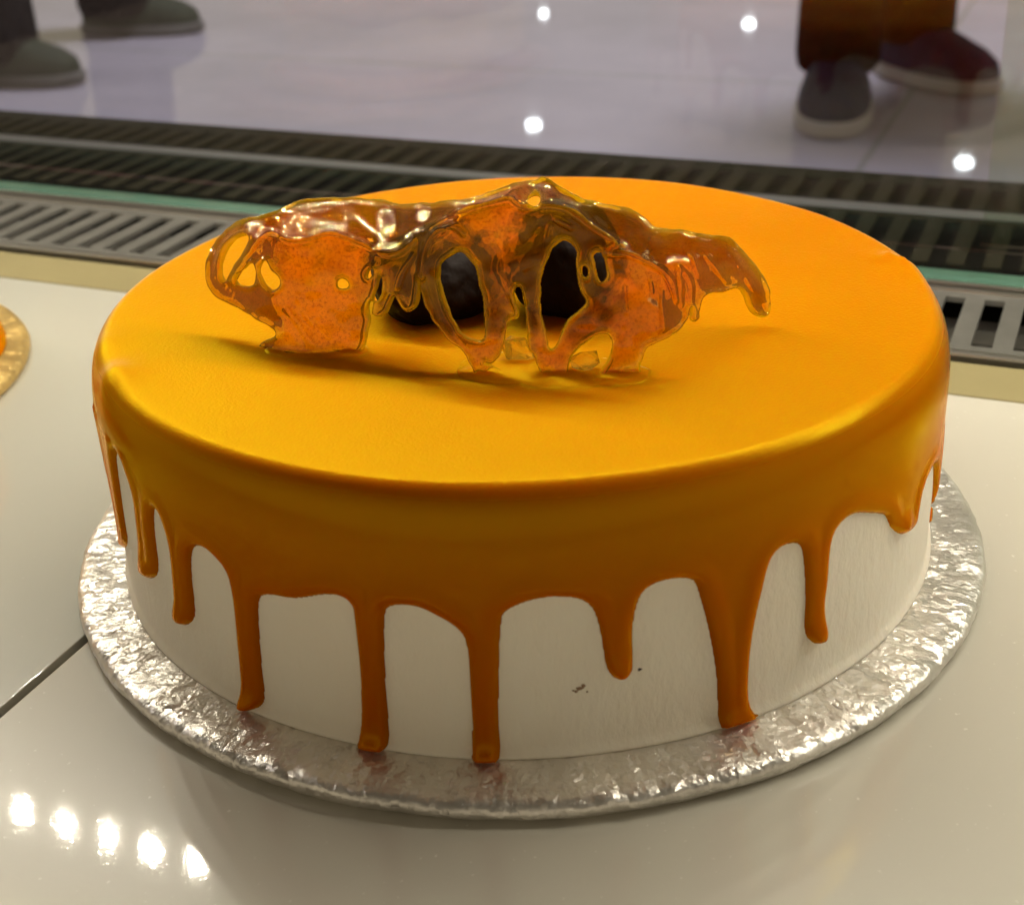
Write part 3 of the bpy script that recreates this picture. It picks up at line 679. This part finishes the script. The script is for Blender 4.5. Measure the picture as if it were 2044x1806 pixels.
# the sugar has melted into a low dark pool round its feet
def pool(px_list, hgt, seed):
    P2 = chaikin(np.array([on_z(px, py, H)[:2] for px, py in px_list]), 3)
    x0, y0 = P2.min(0)-.1; x1, y1 = P2.max(0)+.1; g_ = .05
    X_, Y_ = np.meshgrid(np.arange(x0, x1, g_), np.arange(y0, y1, g_)); d_ = sdf(X_, Y_, P2)+lumps(X_.shape, 3, .03)
    Z_ = np.where(d_ > 0, hgt*np.clip(d_/.8, 0, 1)**2*(3-2*np.clip(d_/.8, 0, 1)), d_*.8)+np.where(d_ > .05, lumps(X_.shape, 4, .012), 0)
    idx_ = np.arange(X_.size).reshape(X_.shape); k_ = d_ > -.12
    ok_ = k_[:-1, :-1] | k_[1:, :-1] | k_[:-1, 1:] | k_[1:, 1:]
    f_ = np.stack([idx_[:-1, :-1], idx_[:-1, 1:], idx_[1:, 1:], idx_[1:, :-1]], -1)[ok_]
    u_ = np.unique(f_); rm = np.full(X_.size, -1); rm[u_] = np.arange(len(u_))
    V_ = np.stack([X_.ravel(), Y_.ravel(), np.maximum(Z_.ravel(), -.2)+H+.012], -1)[u_]
    return mesh("foot_pool", V_-base, rm[f_], M["glaze"], so, True)
M["pool"] = simple("melted_sugar", (.36, .085, .0006), .22, spec=.5)
pool([(905,742),(930,715),(985,700),(1040,712),(1095,700),(1150,712),(1230,715),(1300,735),(1296,758),(1240,772),(1170,768),(1110,778),(1040,765),(985,768),(935,760)], .05, 1)
pool([(520,700),(560,684),(640,690),(720,684),(742,698),(715,712),(640,716),(560,714)], .04, 2)
# chocolate pieces behind it
def lump_ball(name, c, rx, ry, rz, seed, lab):
    bm = bmesh.new(); bmesh.ops.create_icosphere(bm, subdivisions=5, radius=1)
    for v in bm.verts:
        p = v.co.copy(); n = 1+.09*mnoise.noise(p*1.7+Vector((seed, 0, 0)))+.04*mnoise.noise(p*5+Vector((seed, 3, 0)))
        z = p.z*n; z = max(z, -.72)
        v.co = Vector((p.x*rx*n, p.y*ry*n, z*rz))*S
    for f in bm.faces: f.smooth = True
    me = bpy.data.meshes.new(name); bm.to_mesh(me); bm.free(); me.materials.append(M["choc"])
    o = bpy.data.objects.new(name, me); o.location = Vector(c)*S; link(o); return tag(o, lab, "chocolate", "chocolates behind the sugar ornament")
lump_ball("chocolate_truffle", (-2.2, -1.0, H+.72*1.3), 1.8, 1.8, 1.3, 1.0, "left dark chocolate lump, its foot showing under the short drips of the sugar sheet")
lump_ball("chocolate_truffle", (1.4, -1.0, H+.72*1.65), 1.6, 1.8, 1.65, 5.0, "right dark chocolate lump, seen through the tallest hole of the sugar sheet")
# clear sugar shards at its foot
def shard(px, py, sx, sy, sz, rot, seed, lab):
    c = on_z(px, py, H); r3 = random.Random(seed); bm = bmesh.new(); bmesh.ops.create_icosphere(bm, subdivisions=1, radius=1)
    for v in bm.verts:
        k = r3.uniform(.7, 1.25); v.co = Vector((v.co.x*sx*k, v.co.y*sy*k, v.co.z*sz*k))*S
    bm.transform(Matrix.Rotation(rot, 4, 'Y') @ Matrix.Rotation(rot*.7, 4, 'X'))
    me = bpy.data.meshes.new("sugar_shard"); bm.to_mesh(me); bm.free(); me.materials.append(M["shard"])
    o = bpy.data.objects.new("sugar_shard", me); o.location = Vector((c[0], c[1]+.35, H+.28))*S; link(o); tag(o, lab, "sugar shard", "clear sugar shards at the foot of the ornament")
shard(1035, 725, .55, .35, .42, .5, 1, "clear yellowish sugar shard between the middle strands of the ornament")
shard(1165, 752, .45, .30, .28, -.3, 2, "small clear sugar shard at the foot of the low right hole")

# ------------------------------------------------------------------ neighbouring cake at the left edge
nc = np.array([-29.78, 12.8, 0.0])
nb_ = empty("cake_board", (nc[0], nc[1], Z0)); tag(nb_, "gold cake board at the left edge with pooled caramel on it", "cake board")
b = MB(); b.lathe([(.01, .5), (9.3, .5), (10.1, .5), (10.38, .44), (10.48, .27), (10.4, .06), (10.2, .0), (.01, 0)], 160); b.build("foil_cover", M["gold_foil"], nb_, True)
n2 = empty("layer_cake", (nc[0], nc[1], Z0+.5)); tag(n2, "partly cropped pale cake with caramel pooled round its foot on the gold board", "cake")
b = MB(); b.lathe([(.01, 0), (8.35, 0), (8.4, .3), (8.4, 5.2), (8.2, 5.7), (7.7, 5.95), (.01, 6)], 128); b.build("cake_body", simple("yellow_cream", (.80, .60, .26), .45), n2, True)
def wobp(th, r, z):
    if r > 8.5: r += .45*mnoise.noise(Vector((math.cos(th)*2.5, math.sin(th)*2.5, 4)))
    return r, z
b = MB(); b.lathe([(8.38, 1.2), (8.5, .8), (8.75, .45), (9.15, .25), (9.45, .14), (9.55, .03)], 128, wob=wobp); b.build("glaze_pool", M["glaze"], n2, True)
b = MB(); b.lathe([(.01, 6.12), (7.8, 6.1), (8.3, 5.85), (8.52, 5.3), (8.52, 4.6), (8.42, 4.2)], 128, wob=lambda th, r, z: (r, z+(.6*mnoise.noise(Vector((math.cos(th)*3, math.sin(th)*3, 1))) if z < 5 else 0))); b.build("glaze", M["glaze"], n2, True)

# ------------------------------------------------------------------ people beyond the glass
def shoe(name, toe, direction, length, width, mat, parent, sole_mat):
    ux, uy = math.cos(direction), math.sin(direction); vx, vy = -uy, ux
    def outline(sc, off):
        pts = []
        for a in np.linspace(0, 2*math.pi, 40, endpoint=False):
            c, s_ = math.cos(a), math.sin(a); l = .5*length*c; wv = .5*width*math.copysign(abs(s_)**.8, s_)*(1.0+.12*c-.10*math.sin(2*a)*.5)
            l = l*sc[0]+off; wv *= sc[1]; pts.append((toe[0]-ux*length*.5+ux*l+vx*wv, toe[1]-uy*length*.5+uy*l+vy*wv))
        return pts
    def stack(levels, nm, m, par):
        b = MB(); vs = []; n = 40
        for (sc, off, z) in levels: vs += [(x, y, FLOOR+z+(0 if len(sc) < 3 else 0)) for x, y in outline(sc, off)]
        f = [(i*n+j, i*n+(j+1) % n, (i+1)*n+(j+1) % n, (i+1)*n+j) for i in range(len(levels)-1) for j in range(n)]
        f.append(tuple(range(n))[::-1]); f.append(tuple(range((len(levels)-1)*n, len(levels)*n))); b.add(vs, f)
        return shade_auto(b.build(nm, m, par, True), 50)
    up = stack([((.96, .94), 0, 2.2), ((.98, .97), 0, 3.4), ((.95, .92), -.2, 5.2), ((.86, .82), -1.4, 6.8), ((.70, .70), -3.6, 8.2), ((.52, .62), -6.2, 9.6), ((.40, .58), -8.0, 11.0)], name, mat, parent)
    so_ = stack([((.97, .96), 0, .1), ((1.02, 1.03), 0, .4), ((1.03, 1.04), 0, 2.3), ((1.0, 1.0), 0, 2.6)], "sole", sole_mat, up)
    return up
def skin(name, nodes, edges, mat, parent, sub=2):
    me = bpy.data.meshes.new(name); me.from_pydata([tuple(np.array(p)*S) for p, r in nodes], edges, [])
    o = bpy.data.objects.new(name, me); link(o)
    sk = o.modifiers.new("skin", 'SKIN'); sb = o.modifiers.new("sub", 'SUBSURF'); sb.levels = sub
    for sv, (p, r) in zip(me.skin_vertices[0].data, nodes):
        rr_ = r if isinstance(r, tuple) else (r, r); sv.radius = (rr_[0]*S, rr_[1]*S)
    me.skin_vertices[0].data[0].use_root = True
    dg = bpy.context.evaluated_depsgraph_get(); m2 = bpy.data.meshes.new_from_object(o.evaluated_get(dg))
    bpy.data.objects.remove(o); m2.materials.clear(); m2.materials.append(mat)
    m2.polygons.foreach_set("use_smooth", [True]*len(m2.polygons))
    o = bpy.data.objects.new(name, m2); return link(o, parent)
def person(lab, feet, trouser, shoe_mat, shirt, width=11.0, length=29.0, flare=1.0, cuff=5.0):
    """feet: (toe xy, direction) left and right"""
    p = empty("person", (0, 0, 0)); tag(p, lab, "person")
    ank = []
    for toe, dr_ in feet: ank.append((toe[0]-math.cos(dr_)*length*.66, toe[1]-math.sin(dr_)*length*.66))
    cx_ = sum(a[0] for a in ank)/2; cy_ = sum(a[1] for a in ank)/2
    f = FLOOR; kn = [(a[0]*.75+cx_*.25, a[1]*.75+cy_*.25) for a in ank]
    hx = [(ank[i][0]*.35+cx_*.65, ank[i][1]*.35+cy_*.65) for i in (0, 1)]
    nodes = [((cx_, cy_, f+95), 13), ((hx[0][0], hx[0][1], f+86), 9), ((kn[0][0], kn[0][1], f+49), 6), ((ank[0][0], ank[0][1], f+10), 4.2), ((hx[1][0], hx[1][1], f+86), 9), ((kn[1][0], kn[1][1], f+49), 6), ((ank[1][0], ank[1][1], f+10), 4.2),
             ((cx_, cy_, f+118), (14, 11)), ((cx_, cy_, f+140), (17, 11)), ((cx_, cy_, f+150), 6), ((cx_, cy_, f+158), 7.5), ((cx_, cy_, f+168), 8), ((cx_-20, cy_, f+138), 5.5), ((cx_-24, cy_+2, f+110), 4.4), ((cx_-24, cy_-4, f+86), 3.2), ((cx_+20, cy_, f+138), 5.5), ((cx_+24, cy_+2, f+110), 4.4), ((cx_+24, cy_-4, f+86), 3.2)]
    E = [(0,1),(1,2),(2,3),(0,4),(4,5),(5,6),(0,7),(7,8),(8,9),(9,10),(10,11),(8,12),(12,13),(13,14),(8,15),(15,16),(16,17)]
    skin("body", nodes, E, M["skin"], p)
    tn = [((cx_, cy_, f+97), 15)]; te = []
    for i in (0, 1):
        b0 = len(tn); a = ank[i]
        tn += [((hx[i][0], hx[i][1], f+84), 11), ((kn[i][0], kn[i][1], f+49), 8), ((a[0]*.93+kn[i][0]*.07, a[1]*.93+kn[i][1]*.07, f+22), 6.6*flare), ((a[0], a[1], f+cuff+4), 7.0*flare), ((a[0], a[1], f+cuff), 6.8*flare)]
        te += [(0, b0), (b0, b0+1), (b0+1, b0+2), (b0+2, b0+3), (b0+3, b0+4)]
    skin("trousers", tn, te, trouser, p)
    skin("shirt", [((cx_, cy_, f+100), (16, 13)), ((cx_, cy_, f+122), (16, 13)), ((cx_, cy_, f+141), (18.5, 12.5)), ((cx_-20, cy_, f+138), 7), ((cx_-23, cy_+1, f+118), 6.5), ((cx_+20, cy_, f+138), 7), ((cx_+23, cy_+1, f+118), 6.5)], [(0,1),(1,2),(2,3),(3,4),(2,5),(5,6)], shirt, p)
    for toe, dr_ in feet: shoe("shoe", toe, dr_, length, width, shoe_mat, p, M["sole_dark"] if shoe_mat == M["shoe_olive"] else M["sole"])
    return p
person("person in dark brown trousers and navy shoes with pale soles, beyond the glass", [((51.8, 190), math.radians(-103)), ((85, 214), math.radians(-62))], M["trouser_brown"], M["shoe_navy"], M["shirt"], 12.5, 31.0, 1.12, 5.5)
person("person in black trousers and olive shoes beyond the glass at upper left", [((-86, 255), math.radians(-14)), ((-71, 306), math.radians(-8))], M["trouser_black"], M["shoe_olive"], M["shirt"], 11.5, 29, 1.5, 3.5)
